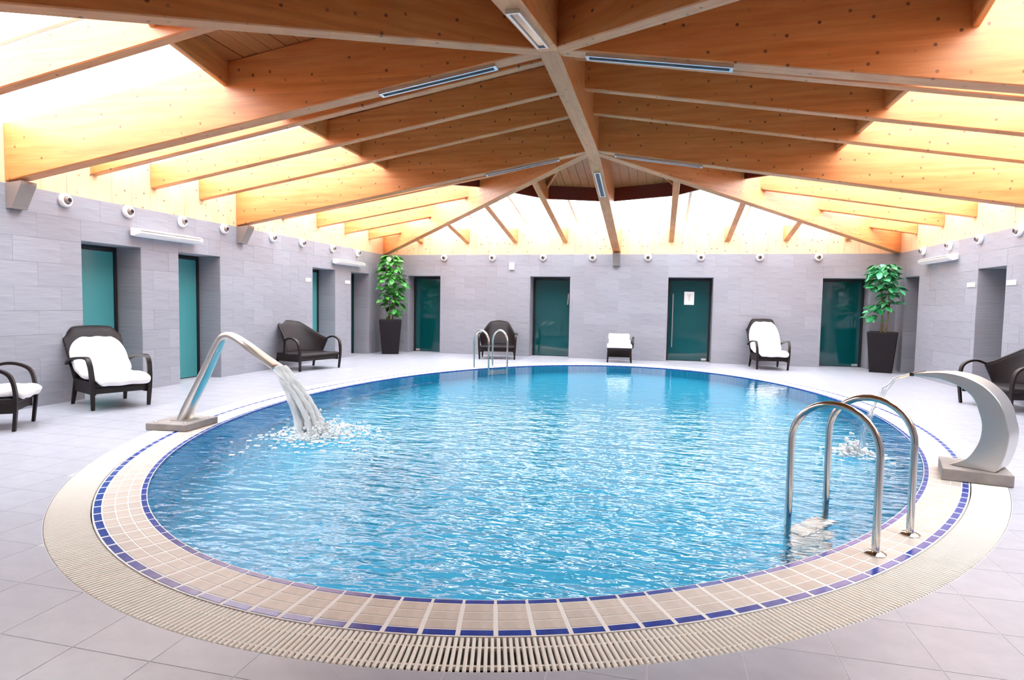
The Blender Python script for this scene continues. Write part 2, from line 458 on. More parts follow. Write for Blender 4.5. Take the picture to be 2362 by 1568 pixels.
# basin: walls and floor
mb = MB(); n = 180
prof = [(D_GR0-.004, -.13), (D_GR0-.004, -.0015), (-.001, -.0015), (-.001, -1.30)]
R = [[(*ell(2*PI*i/n, d), z) for i in range(n)] for d, z in prof]
def lp(p): return (p[0]-PCX, p[1]-PCY, p[2])
m = MB(); m.add([lp(p) for p in R[0]+R[1]+R[2]], [(k*n+i, k*n+(i+1) % n, (k+1)*n+(i+1) % n, (k+1)*n+i) for k in range(2) for i in range(n)])
obj('rim_bed', m, M_GROUT, pool, None, True)
m = MB(); m.add([lp(p) for p in R[2]+R[3]], [(i, (i+1) % n, n+(i+1) % n, n+i) for i in range(n)] + [tuple(range(n, 2*n))])
obj('basin', m, M_BASIN, pool, None, True)
m = MB(); RB = [[lp((*ell(2*PI*i/n, -.003), z)) for i in range(n)] for z in (-.003, -.085)]
m.add(RB[0]+RB[1], [(i, (i+1) % n, n+(i+1) % n, n+i) for i in range(n)])
obj('waterline_band', m, M_BLUE, pool, None, True)
# tiles of the rim
NT_ = 208; ts, L = even_ts(NT_, .15)
def ring_tile_mesh(name, w0, w1, d, mat, zt=0.0):
    """trapezoid tile, local x along the rim (unit pitch scaled per tile), local y outwards"""
    m = MB(); c = .003
    m.add([(-w0/2,0,-.008),(w0/2,0,-.008),(w1/2,d,-.008),(-w1/2,d,-.008),
           (-w0/2,0,zt-c),(w0/2,0,zt-c),(w1/2,d,zt-c),(-w1/2,d,zt-c),
           (-w0/2+c,c,zt),(w0/2-c,c,zt),(w1/2-c,d-c,zt),(-w1/2+c,d-c,zt)],
          [(0,1,5,4),(1,2,6,5),(2,3,7,6),(3,0,4,7),(4,5,9,8),(5,6,10,9),(6,7,11,10),(7,4,8,11),(8,9,10,11)])
    return m.mesh(name, mat, False)
rows = []
rd = (D_COP1-D_COP0)/3
for r in range(3): rows.append(('rim_tile', D_COP0+r*rd+.002, rd-.004, M_BEIGE, .018))
BL = [('edge_tile', .002, D_COP0-.004, M_BLUE, .010), ('band_tile', D_COP1+.003, D_BLUE1-D_COP1-.005, M_BLUE, .018)]
def rim_matrix(t, d, sx=1):
    p = ell(t, d); nn = ell_n(t)
    M = Matrix(((nn[1]*sx, nn[0], 0, p[0]-PCX), (-nn[0]*sx, nn[1], 0, p[1]-PCY), (0, 0, 1, 0), (0, 0, 0, 1)))
    return M
cands = []
for ri, (nm, d0, dd, mat, gap) in enumerate(rows+BL):
    pitch = lambda d, t: 0
    for k in range(NT_):
        ta, tb = ts[k], ts[(k+1) % NT_] + (2*PI if k == NT_-1 else 0); tm = (ta+tb)/2
        a0, b0 = ell(ta, d0), ell(tb, d0); a1, b1 = ell(ta, d0+dd), ell(tb, d0+dd)
        cands.append((vis(ell(tm, d0)), ri, nm, d0, dd, mat, gap, tm, math.dist(a0, b0), math.dist(a1, b1)))
cands.sort(key=lambda c: c[0])
count = {}; far = {}; cache = {}
for c in cands:
    _, ri, nm, d0, dd, mat, gap, tm, w0, w1 = c
    count[nm] = count.get(nm, 0)+1
    w0 = round(w0-gap, 3); w1 = round(w1-gap, 3)
    key = (nm, round(dd, 3), round(w0*250), round(w1*250))
    if count[nm] <= 295:
        if key not in cache: cache[key] = ring_tile_mesh(nm, w0, w1, dd, mat)
        put(nm, cache[key], pool, rim_matrix(tm, d0))
    else:
        me = ring_tile_mesh('tmp', w0, w1, dd, mat); M = rim_matrix(tm, d0)
        far.setdefault(nm, MB()).add([M @ v.co for v in me.vertices], [tuple(p.vertices) for p in me.polygons]); bpy.data.meshes.remove(me)
for nm, m in far.items():
    o = obj(nm+'s_far', m, M_BEIGE, pool, None, False); o['kind'] = 'stuff'

# water surface
m = MB(); nr = 40; NA = 160
vs = [lp((PCX, PCY, -.014))]
for r in range(1, nr+1):
    for a in range(NA):
        e = ell(2*PI*a/NA, -.0032); k = r/nr
        vs.append(((e[0]-PCX)*k, (e[1]-PCY)*k, -.014))
fs = [(0, 1+a, 1+(a+1) % NA) for a in range(NA)]
for r in range(nr-1):
    for a in range(NA):
        fs.append((1+r*NA+a, 1+(r+1)*NA+a, 1+(r+1)*NA+(a+1) % NA, 1+r*NA+(a+1) % NA))
m.add(vs, fs)
water = obj('pool_water', m, M_WATER, None, Matrix.Translation((PCX, PCY, 0)), True, False)
tag(water, 'clear blue rippled water filling the oval pool', 'water', kind='stuff')

# overflow grating
grate = thing('overflow_grating', 'ivory slatted overflow grating running all round the oval pool', 'grating', (PCX, PCY, 0))
m = MB(); n = 180
A = [lp((*ell(2*PI*i/n, D_GR0-.004), -.13)) for i in range(n)]; B = [lp((*ell(2*PI*i/n, D_GR1+.002), -.13)) for i in range(n)]
B2 = [lp((*ell(2*PI*i/n, D_GR1+.002), -.012)) for i in range(n)]
m.add(A+B+B2, [(i, (i+1) % n, n+(i+1) % n, n+i) for i in range(n)]+[(n+i, n+(i+1) % n, 2*n+(i+1) % n, 2*n+i) for i in range(n)])
obj('channel', m, M_CHAN, grate, None, True)
for dd in (.068, .196):
    m = MB(); R = [[lp((*ell(2*PI*i/n, D_GR0+dd+a), z)) for i in range(n)] for a, z in ((-.006,-.020),(.006,-.020),(.006,-.006),(-.006,-.006))]
    m.add(sum(R, []), [(k*n+i, k*n+(i+1) % n, ((k+1) % 4)*n+(i+1) % n, ((k+1) % 4)*n+i) for k in range(4) for i in range(n)])
    obj('cross_rod', m, M_BAR, grate, None, True)
tsb, L = even_ts(1300, D_GR0+.12)
bd = D_GR1-D_GR0-.006; bw = .0148
def bar(mb, M):
    vs = [(-bw/2,0,-.022),(bw/2,0,-.022),(bw/2,bd,-.022),(-bw/2,bd,-.022),(-bw/2,0,-.003),(bw/2,0,-.003),(bw/2,bd,-.003),(-bw/2,bd,-.003),
          (-bw/2+.003,.003,.0),(bw/2-.003,.003,.0),(bw/2-.003,bd-.003,.0),(-bw/2+.003,bd-.003,.0)]
    mb.add([M @ Vector(v) for v in vs], [(0,1,5,4),(1,2,6,5),(2,3,7,6),(3,0,4,7),(4,5,9,8),(5,6,10,9),(6,7,11,10),(7,4,8,11),(8,9,10,11),(3,2,1,0)])
m = MB(); bar(m, Matrix.Identity(4)); bar_me = m.mesh('grating_bar', M_BAR, False)
far = MB()
order = sorted(range(1300), key=lambda k: vis(ell(tsb[k], D_GR0+.12)))
for i, k in enumerate(order):
    M = rim_matrix(tsb[k], D_GR0+.003)
    if i < 295: put('grating_bar', bar_me, grate, M)
    else: bar(far, M)
o = obj('grating_bars_far', far, M_BAR, grate, None, False); o['kind'] = 'stuff'

# ================================================================== WALLS with recessed doors
DH, RD = 2.165, .44
TH_, TW = ZW/9, .60
def wall(name, label, P0, ux, nx, length, doors, tiled=True, upstand=True):
    """P0 = floor corner, ux = unit vector along the wall, nx = unit vector INTO the room"""
    w = tag(bpy.data.objects.new(name, None), label, 'wall', kind='structure'); COL.objects.link(w)
    setm(w, Matrix(((ux[0], -nx[0], 0, P0[0]), (ux[1], -nx[1], 0, P0[1]), (0, 0, 1, 0), (0, 0, 0, 1))))   # local x along, local y OUT of the room
    body = MB(); xs = 0.0; ds = sorted(doors)
    for a, b in ds + [(length, length)]:
        if a-xs > .001: body.box((xs if xs > 0 else -.5, .006, -.15), (a if a < length else length+.5, RD+.12, ZW))
        if b > a:
            body.box((a, .006, DH), (b, RD+.12, ZW)); body.box((a, .006, -.15), (b, RD+.12, -.002)); body.box((a, RD+.06, 0), (b, RD+.12, DH))
        xs = b
    obj('wall_core', body, M_JOINT, w, None, False)
    if tiled:
        g = .0008
        for r in range(9):
            z0, z1 = r*TH_+g, (r+1)*TH_-g
            iv = [(0.0, length)]
            if z0 < DH:
                iv = []; xs = 0.0
                for a, b in ds:
                    if a > xs: iv.append((xs, a))
                    xs = b
                iv.append((xs, length))
            if z0 < DH < z1 and DH-z0 > .02:
                cuts = [(iv, z0, DH-.0005), ([(a, b) for a, b in ds] and [(0.0, length)], DH+.0005, z1)] if ds else [(iv, z0, z1)]
                if ds: cuts = [(iv, z0, z1)] + [([(a, b)], DH, z1) for a, b in ds]
            else: cuts = [(iv, z0, z1)]
            for ivs, za, zb in cuts:
                for a, b in ivs:
                    x = (math.floor(a/TW)-1)*TW + (r % 2)*TW*.5
                    while x < b:
                        xa, xb = max(x, a)+g, min(x+TW, b)-g
                        if xb-xa > .012:
                            t = random.uniform(0, .0025)
                            m = MB().box((-(xb-xa)/2, -t, 0), ((xb-xa)/2, .012, zb-za))
                            obj('wall_tile', m, M_WALLTILE, w, Matrix.Translation(((xa+xb)/2, 0, za)), False)
                        x += TW
        for a, b in ds:                                     # tiles on the reveals
            for r in range(8):
                z0, z1 = r*TH_+g, min((r+1)*TH_-g, DH)
                if z1-z0 < .01: continue
                for xa, sgn in ((a, 1), (b, -1)):
                    m = MB().box((0, 0, 0), (.006*sgn, RD-.006, z1-z0))
                    obj('wall_tile', m, M_WALLTILE, w, Matrix.Translation((xa, .004, z0)), False)
    if upstand:
        pw = .34; k = int(length/pw)+1
        core = MB().box((-.1, .03, ZW), (length+.1, .12, ZEAVE-.03)); obj('upstand_core', core, M_PLY, w, None, False)
        for i in range(k):
            a, b = i*pw+.002, min((i+1)*pw, length)-.002
            if b-a > .02:
                m = MB().box((-.355, -(b-a)/2, 0), (.355, (b-a)/2, .028+random.uniform(0, .004)))     # local x up, so the grain stands upright
                M = Matrix(((0, 1, 0, (a+b)/2), (0, 0, -1, .034), (1, 0, 0, ZW+.355), (0, 0, 0, 1)))
                obj('upstand_board', m, M_PLY, w, M, False)
        cap = MB().box((0, .02, ZEAVE-.03), (length, .16, ZEAVE+.03)); obj('eaves_plate', cap, M_PLY, w, None, False)
        obj('eaves_rail', MB().box((0, .004, ZEAVE-.012), (length, .02, ZEAVE+.012)), M_ALU, w, None, False)
    return w
DOORS_L = [(6.65, 7.63), (8.36, 9.33), (12.30, 13.29), (14.07, 15.05)]
DOORS_B = [(-6.93, -5.95), (-3.39, -2.30), (.22, 1.33), (3.84, 4.90)]
DOORS_R = [(11.41, 12.31), (14.78, 15.55)]
LEN_S, LEN_B = YB-YN, XR-XL
wl = wall('wall_left', 'long grey tiled wall on the left with four recessed doorways', (XL, YN), (0, 1), (1, 0), LEN_S, [(a-YN, b-YN) for a, b in DOORS_L])
wb = wall('wall_back', 'grey tiled end wall across the far side of the pool with four green glass doors', (XL, YB), (1, 0), (0, -1), LEN_B, [(a-XL, b-XL) for a, b in DOORS_B])
wr = wall('wall_right', 'long grey tiled wall on the right with two recessed doorways', (XR, YB), (0, -1), (-1, 0), LEN_S, sorted([(YB-b, YB-a) for a, b in DOORS_R]))
wn = wall('wall_front', 'grey end wall on the near side of the hall', (XR, YN), (-1, 0), (0, 1), LEN_B, [(XR-.62, XR+.62)], tiled=False)
def door(i, w, a, b, label, lead=-1, refl=False, bar=False, lever=False, hinge=0):
    d = tag(bpy.data.objects.new('door_%d' % i, None), label, 'door', kind='structure'); COL.objects.link(d)
    d.matrix_local = LM[w.name] @ Matrix.Translation((a, RD, 0)); W = b-a
    a0 = .012
    fr = MB().box((a0, 0, 0), (a0+.045, .05, DH-.01)).box((W-a0-.045, 0, 0), (W-a0, .05, DH-.01)).box((a0+.045, 0, DH-.07), (W-a0-.045, .05, DH-.01))
    obj('door_frame', fr, M_DOORFRAME, d, None, False)
    obj('pane', MB().box((a0+.05, .018, .012), (W-a0-.05, .03, DH-.075)), M_DOORREFL if refl else M_DOORGLASS, d, None, False)
    if bar:
        m = MB(); x = a0+.13; m.tube([(x, -.05, .35), (x, -.05, 1.75)], .014, 10); m.tube([(x, -.05, .5), (x, .02, .5)], .009, 8); m.tube([(x, -.05, 1.6), (x, .02, 1.6)], .009, 8)
        obj('handle', m, M_BRUSH, d)
    if lever:
        m = MB(); x = W-a0-.1; m.tube([(x, -.04, 1.42), (x+.02, -.04, 1.72)], .016, 10); m.tube([(x+.006, -.04, 1.5), (x+.006, .02, 1.5)], .01, 8)
        obj('handle', m, M_BRUSH, d)
    if hinge:
        x = W-a0-.20 if hinge > 0 else a0+.06
        bevel(obj('hinge', MB().box((x, -.004, .02), (x+.13, .04, .075)), M_ALU, d, None, False), .004)
    return d
dl = [('teal glass door with a painted pale reflection, in the recess behind the white cushioned armchair', 0), ('teal glass door with a painted pale reflection, in the recess just left of the tube-shaped fountain', 0),
      ('teal glass door in the recess beside the bare wing chair on the left wall', 0), ('glass door in the narrow recess nearest the left potted plant', 0)]
for i, (a, b) in enumerate(DOORS_L): door(i+1, wl, a-YN, b-YN, dl[i][0], refl=(i < 3))
db = ['dark green glass door right of the left potted plant', 'dark green glass door with a short handle between bare wing chair and footstool', 'dark green glass door bearing a white notice', 'dark green glass door left of the right potted plant']
for i, (a, b) in enumerate(DOORS_B): door(5+i, wb, a-XL, b-XL, db[i], bar=(i == 2), lever=(i == 1), hinge=(-1 if i == 0 else (1 if i > 1 else 0)))
dr = ['glass door deep in the recess behind the right wing chair', 'glass door in the recess behind the right potted plant']
for i, (a, b) in enumerate(DOORS_R): door(9+i, wr, YB-b, YB-a, dr[i])
door(11, wn, XR-.62, XR+.62, 'glass door in the near end wall')

# ================================================================== ROOF
roof = thing('roof_frame', 'timber roof frame of orange laminated beams fanning out from two hubs on a ridge', 'roof', (XM, YHA, 0))
def beam(name, p0, p1, w, d0, d1=None, mat=M_WOOD, parent=None, c=.010):
    parent = parent or roof; d1 = d0 if d1 is None else d1
    p0, p1 = Vector(p0), Vector(p1); dx = Vector((p1.x-p0.x, p1.y-p0.y)); L = dx.length; a = math.atan2(dx.y, dx.x); dz = p1.z-p0.z
    h = w/2; vs = []
    for x, z, d in ((0, 0, d0), (L, dz, d1)):
        vs += [(x,-h+c,z),(x,h-c,z),(x,h,z+c),(x,h,z+d-c),(x,h-c,z+d),(x,-h+c,z+d),(x,-h,z+d-c),(x,-h,z+c)]
    fs = [(i, (i+1) % 8, 8+(i+1) % 8, 8+i) for i in range(8)] + [tuple(range(7, -1, -1)), tuple(range(8, 16))]
    m = MB().add(vs, fs)
    return obj(name, m, mat, parent, LM[roof.name].inverted() @ Matrix.Translation(p0) @ Matrix.Rotation(a, 4, 'Z') if parent is roof else Matrix.Translation(p0) @ Matrix.Rotation(a, 4, 'Z'), False)
DM = ZEAVE-ZW-.005
E0 = .004
beam('ridge_beam', (XM, YHA-.10, ZHUB-.02), (XM, YHB+.10, ZHUB-.02), .20, .72)
for yw, y in ((YWA, YHA), (YWB, YHB)):
    beam('main_rafter', (XL+E0, yw, ZW+.02), (XM-.10, y, ZHUB), .18, DM-.02)
    beam('main_rafter', (XR-E0, yw, ZW+.02), (XM+.10, y, ZHUB), .18, DM-.02)
for yw, yh in ((YB-E0, YHB), (YN+E0, YHA)):
    beam('hip_beam', (XL+.03, yw+(.03 if yw < 5 else -.03), ZW), (XM, yh, ZHUB), .16, DM)
    beam('hip_beam', (XR-.03, yw+(.03 if yw < 5 else -.03), ZW), (XM, yh, ZHUB), .16, DM)
    beam('main_rafter', (XM, yw, ZW+.02), (XM, yh, ZHUB), .20, DM-.02)
RZ, RDp = 3.085, .37
def zr(x, y): return ztop(x, y)-RDp
for y in (6.88, 7.89, 8.90):
    beam('rafter', (XL+E0, y, RZ), (XM-.10, y, zr(XM, y)), .12, RDp)
    beam('rafter', (XR-E0, y, RZ), (XM+.10, y, zr(XM, y)), .12, RDp)
JY_far = [11.20, 12.53, 13.80, 15.07]; JY_near = [4.55, 3.30, 2.10, 1.0]
def hipx(y, side):
    t = (YB-y)/(YB-YHB) if y > 8 else (y-YN)/(YHA-YN)
    return XL+(XM-XL)*t if side < 0 else XR-(XR-XM)*t
for y in JY_far+JY_near:
    for sd in (-1, 1):
        x = hipx(y, sd); x1 = x
        beam('jack_rafter', (XL+E0 if sd < 0 else XR-E0, y, RZ), (x1, y, zr(x1-.001*sd if 0 else x1, y)), .12, RDp)
def hipy(x, far):
    t = (x-XL)/(XM-XL) if x < XM else (XR-x)/(XR-XM)
    return YB-(YB-YHB)*t if far else YN+(YHA-YN)*t
JX = [XM+1.36*k for k in (-4, -3, -2, -1, 1, 2, 3, 4)]
for x in JX:
    for far in (True, False):
        y1 = hipy(x, far); yw = YB-E0 if far else YN+E0
        beam('jack_rafter', (x, yw, RZ-.02), (x, y1, zr(x, y1)), .13, RDp)
# steel shoes under the ends of the main rafters
def shoe(x, y, ux, uy):
    m = MB(); h = .095
    m.add([(0,-h,0),(0,h,0),(0,h,-.30),(0,-h,-.30),(.24,-h,.02),(.24,h,.02),(.24,h,-.02),(.24,-h,-.02),(.10,h,-.27),(.10,-h,-.27),(.09,h,-.30),(.09,-h,-.30)],
          [(0,1,5,4),(4,5,6,7),(7,6,8,9),(9,8,10,11),(11,10,2,3),(0,3,2,1),(1,2,10,8,6,5),(0,4,7,9,11,3)])
    M = Matrix(((ux, -uy, 0, x), (uy, ux, 0, y), (0, 0, 1, ZW), (0, 0, 0, 1)))
    obj('beam_shoe', m, M_GALV, roof, LM[roof.name].inverted() @ M, False)
for y in (YWA, YWB): shoe(XL+.003, y, 1, 0); shoe(XR-.003, y, -1, 0)
shoe(XM, YB-.003, 0, -1)
# rim of the boarded middle: short trimmers between the rafters
RO = 3.55
OCT = [(XM+RO*math.cos(rad(a)), YHB+RO*math.sin(rad(a))) for a in (0, 22.5, 45, 67.5, 90, 112.5, 135, 157.5, 180)]
KN = (YHA-YN-1.62)/RO*1.0
OCT_N = [(XM+RO*math.cos(rad(a)), YHA+RO*math.sin(rad(a))) for a in (180, 202.5, 225, 247.5, 270, 292.5, 315, 337.5, 360)]
REGION = OCT + OCT_N
def trimmer(a, b, zd=.25, mat=M_WOOD):
    pa, pb = Vector(a), Vector(b)
    beam('trimmer', (a[0], a[1], ztop(*a)-zd), (b[0], b[1], ztop(*b)-zd), .06, zd+.028, None, mat)
for i in range(8):
    trimmer(OCT[i], OCT[i+1], .27, M_DARKWOOD if 1 <= i <= 6 else M_WOOD); trimmer(OCT_N[i], OCT_N[i+1])
ys = [YHA, 6.88, 7.89, 8.90, YHB]
for i in range(4):
    for sx in (-1, 1): trimmer((XM+sx*RO, ys[i]), (XM+sx*RO, ys[i+1]))
# thin battens under the boards from each hub to the rim
for a, hy in ((67.5, YHB), (112.5, YHB), (247.5, YHA), (292.5, YHA)):
    q = (XM+RO*math.cos(rad(a)), hy+RO*math.sin(rad(a)))
    p = (XM+.14*math.cos(rad(a)), hy+.14*math.sin(rad(a)))
    beam('batten', (p[0], p[1], ztop(*p)-.10), (q[0], q[1], ztop(*q)-.10), .05, .09)
# boarded middle of the ceiling; unseen near face boarded over to dim the floor
ceil = tag(bpy.data.objects.new('ceiling', None), 'brown timber boarding over the middle of the roof and its unseen near end', 'ceiling', kind='structure'); COL.objects.link(ceil)
FACES = {'left': [(XL, YN), (XM, YHA), (XM, YHB), (XL, YB)], 'right': [(XR, YB), (XM, YHB), (XM, YHA), (XR, YN)],
         'far': [(XL, YB), (XM, YHB), (XR, YB)], 'near': [(XR, YN), (XM, YHA), (XL, YN)]}
for k, R in FACES.items():
    if area(R) < 0: R.reverse()
BWD = .17
REG_IN = [(XM+(x-XM)*.997, 7.82+(y-7.82)*.998) for x, y in REGION]
for fk, R in FACES.items():
    if fk in ('left', 'right'):
        xs0, sgn = (XL, 1) if fk == 'left' else (XR, -1)
        k0 = 0; x = xs0
        while (x-XM)*sgn < 0:
            x2 = x+sgn*BWD; xa, xb = sorted((x, x2)); g = .004
            segs = [(YN, YHA), (YHA, YHB), (YHB, YB)]
            for s0, s1 in segs:
                P = clip_to(clip_to([(xa+g, s0), (xb-g, s0), (xb-g, s1), (xa+g, s1)], R), REG_IN)
                if P and abs(area(P)) > .004:
                    c = cen(P); off = random.uniform(0, .006)
                    # local x along the board (world y)
                    m = MB().prism([(q-c[1], -(p-c[0])) for p, q in P], lambda u, v, c=c, off=off: ztop(c[0]-v, c[1]+u)-ztop(*c)+.004+off, lambda u, v, c=c: ztop(c[0]-v, c[1]+u)-ztop(*c)+.028)
                    obj('board', m, M_BOARD, ceil, Matrix.Translation((c[0], c[1], ztop(*c))) @ Matrix.Rotation(PI/2, 4, 'Z'), False)
            x = x2
    else:
        x, xe = (XM-RO-.1, XM+RO) if fk == 'far' else (XL, XR)
        while x < xe:
            P = clip_to([(x+.004, YN), (x+BWD-.004, YN), (x+BWD-.004, YB), (x+.004, YB)], R)
            if fk == 'far': P = clip_to(P, REG_IN)
            if P and abs(area(P)) > .004:
                c = cen(P); off = random.uniform(0, .006)
                m = MB().prism([(q-c[1], -(p-c[0])) for p, q in P], lambda u, v, c=c, off=off: ztop(c[0]-v, c[1]+u)-ztop(*c)+.004+off, lambda u, v, c=c: ztop(c[0]-v, c[1]+u)-ztop(*c)+.028)
                obj('board', m, M_BOARD, ceil, Matrix.Translation((c[0], c[1], ztop(*c))) @ Matrix.Rotation(PI/2, 4, 'Z'), False)
            x += BWD
m = MB()                                                             # weathering deck above the boards, closes the gaps and blocks sky over the unseen near face
for fk, R in FACES.items():
    P = clip_to(list(R), REGION) if fk != 'near' else list(R)
    m.prism(P, lambda x, y: ztop(x, y)+.030, lambda x, y: ztop(x, y)+.038)
obj('deck', m, M_DARKWOOD, ceil, None, False)
# glazed outer part of the roof
cuts = {'left': ['y', sorted(JY_near+[YHA]+[6.88, 7.89, 8.9, YHB]+JY_far)], 'right': ['y', sorted(JY_near+[YHA]+[6.88, 7.89, 8.9, YHB]+JY_far)],
        'far': ['x', sorted(JX+[XM])], 'near': ['x', sorted(JX+[XM])]}
wlab = {'left': 'sloping roof glazing over the left wall', 'right': 'sloping roof glazing over the right wall', 'far': 'sloping roof glazing over the far end wall', 'near': 'sloping roof glazing over the near end'}
for i, (fk, R) in enumerate(FACES.items()):
    if fk == 'near': continue  # unseen near face left unglazed, assumed boarded to darken the floor below
    w = tag(bpy.data.objects.new('window_%d' % (i+1), None), wlab[fk], 'window', kind='structure'); COL.objects.link(w)
    ax, cs = cuts[fk]; lim = (YN, YB) if ax == 'y' else (XL, XR); cs = [lim[0]]+cs+[lim[1]]
    for a, b in zip(cs[:-1], cs[1:]):
        if ax == 'y': S = [(XL, a+.006), (XR, a+.006), (XR, b-.006), (XL, b-.006)]
        else: S = [(a+.006, YN), (b-.006, YN), (b-.006, YB), (a+.006, YB)]
        P = clip_to(clip_to(S, R), R)
        if P and abs(area(P)) > .02:
            m = MB().prism(P, lambda x, y: ztop(x, y)+.045, lambda x, y: ztop(x, y)+.057)
            obj('pane', m, M_PANE, w, None, False)
    for c in cs[1:-1]+([q+.34 for q in JX] if fk == 'far' else []):
        S = [(XL, c-.03), (XR, c-.03), (XR, c+.03), (XL, c+.03)] if ax == 'y' else [(c-.03, YN), (c+.03, YN), (c+.03, YB), (c-.03, YB)]
        P = clip_to(S, R)
        if P: obj('glazing_bar', MB().prism(P, lambda x, y: ztop(x, y)+.058, lambda x, y: ztop(x, y)+.085), M_ALU, w, None, False)

# lamps let into the undersides of beams
def linear_lamp(c, d, L, label):
    """c = middle of the beam underside, d = direction along the beam"""
    d = Vector(d).normalized(); sd = Vector((-d.y, d.x, 0)).normalized(); up = d.cross(sd)
    o = thing('linear_lamp', label, 'lamp', group='slim lamps under the main beams')
    o.matrix_local = Matrix(((d.x, sd.x, up.x, c[0]), (d.y, sd.y, up.y, c[1]), (d.z, sd.z, up.z, c[2]), (0,0,0,1)))
    m = MB(); h, w = L/2, .055
    m.box((-h,-w,-.030), (h,-w+.022,-.001)).box((-h,w-.022,-.030), (h,w,-.001)).box((-h,-w+.022,-.030), (-h+.03,w-.022,-.001)).box((h-.03,-w+.022,-.030), (h,w-.022,-.001))
    obj('housing', m, M_ALU, o, None, False); obj('lens', MB().box((-h+.031,-w+.023,-.018), (h-.031,w-.023,-.002)), M_LENS, o, None, False)
sl = (ZHUB-ZW-.02)/(XM-XL-.1)
def zmr(dx): return ZHUB-sl*(abs(dx)-.1)
for y, w_, nm in ((YHA, YWA, 'nearer'), (YHB, YWB, 'farther')):
    linear_lamp((XM-1.15, y+(w_-y)*.16, zmr(1.15)), (1,-(w_-y)/(XM-XL),sl), 1.25, 'slim lamp under the beam running left from the %s roof hub' % nm)
    linear_lamp((XM+1.02, y+(w_-y)*.14, zmr(1.02)), (1,(w_-y)/(XM-XL),-sl), 1.35, 'slim lamp under the beam running right from the %s roof hub' % nm)
slf = (ZHUB-ZW-.02)/(YB-YHB)
linear_lamp((XM, YHB+1.35, ZHUB-slf*1.35), (0,1,-slf), 1.2, 'slim lamp under the middle beam running to the far wall')
sln = (ZHUB-ZW-.02)/(YHA-YN)
linear_lamp((XM, YHA-.95, ZHUB-sln*.95), (0,1,sln), 1.2, 'slim lamp under the beam coming overhead from the nearer roof hub')

# ================================================================== wall fittings
def local_wall(w, x, z): return LM[w.name] @ Matrix.Translation((x, 0, z))
def nozzle(w, x, z, label):
    o = thing('air_nozzle', label, 'vent', group='round air nozzles along the wall tops'); o.matrix_local = local_wall(w, x, z)
    obj('ring', MB().lathe([(.085, -.004), (.092, -.03), (.078, -.06), (.055, -.066), (.050, -.05)], 24, (0,0,0), 'y'), M_WHITE, o)
    obj('ball', MB().lathe([(.050, -.045), (.048, -.075), (.036, -.098), (.027, -.100)], 20, (0,0,0), 'y'), M_GALV, o)
    obj('opening', MB().lathe([(.027, -.098), (.026, -.104)], 16, (0,0,0), 'y'), M_BLACKHOLE, o)
ordn = ['first', 'second', 'third', 'fourth', 'fifth', 'sixth', 'seventh', 'eighth']
for i, y in enumerate([6.42, 7.39, 8.43, 9.41, 10.82, 11.86, 13.13, 14.37]):
    nozzle(wl, y-YN, 2.665, 'round white air nozzle high on left wall, %s from the camera end' % ordn[i])
for i, x in enumerate([-5.84, -4.45, -3.04, -1.72, -.30, 1.0, 2.39, 3.72]):
    nozzle(wb, x-XL, 2.665, 'round white air nozzle high on far wall, %s from the left corner' % ordn[i])
for i, y in enumerate([11.08, 12.27, 13.40, 14.60]):
    nozzle(wr, YB-y, 2.68, 'round white air nozzle high on right wall, %s from the camera end' % ordn[i])
def wall_lamp(w, x0, x1, z, label):
    o = thing('wall_lamp', label, 'lamp', group='white bar lamps over the doorways'); o.matrix_local = local_wall(w, (x0+x1)/2, z); h = (x1-x0)/2
    bevel(obj('back_plate', MB().box((-h+.04, -.04, -.05), (h-.04, 0, .05)), M_WHITE, o, None, False), .006)
    m = MB(); pr = [(-.04,-.06),(-.11,-.075),(-.165,-.045),(-.18,0),(-.165,.03),(-.12,.05),(-.04,.055)]
    n = len(pr); vs = [(x, a, b) for x in (-h, h) for a, b in pr]
    m.add(vs, [(i, (i+1) % n, n+(i+1) % n, n+i) for i in range(n)]+[tuple(range(n)), tuple(range(n, 2*n))])
    bevel(obj('shade', m, M_WHITE, o, None, True), .012)
    for zz in (-.02, .02): obj('louvre', MB().box((-h+.05, -.187, zz-.004), (h-.05, -.165, zz+.004)), M_ALU, o, None, False)
wall_lamp(wl, 7.40-YN, 8.72-YN, 2.38, 'white bar lamp on left wall above the two nearer doorways')
wall_lamp(wl, 13.12-YN, 14.52-YN, 2.37, 'white bar lamp on left wall near the far left corner')
wall_lamp(wr, YB-14.44, YB-13.02, 2.44, 'white bar lamp on the right wall above the right plant')
def sign(w, x0, x1, z0, z1, label, cat='sign', name='door_sign', group='small white door signs'):
    o = obj(name, MB().box((-(x1-x0)/2, -.012, 0), ((x1-x0)/2, -.002, z1-z0)), M_PAPER, None, None, False); bevel(o, .003, 1)
    o.matrix_local = local_wall(w, (x0+x1)/2, z0); tag(o, label, cat, group); return o
sign(wl, 12.02-YN, 12.22-YN, 1.83, 1.91, 'small white sign left of the doorway beside the bare left wing chair')
sign(wl, 13.76-YN, 14.0-YN, 1.85, 1.93, 'small white sign left of the doorway next to the left plant')
sign(wr, YB-12.66, YB-12.38, 1.85, 1.93, 'small white sign left of the right wall doorway')
sign(wr, YB-11.37, YB-11.10, 1.84, 1.92, 'small white sign right of the right wall doorway')
o = obj('wall_sensor', MB().box((-.07, -.05, 0), (.07, -.002, .19)), M_WHITE, None, None, False); bevel(o, .01)
o.matrix_local = local_wall(wb, -3.90-XL, 2.34); tag(o, 'small white box fixed high on far wall between two nozzles', 'sensor')
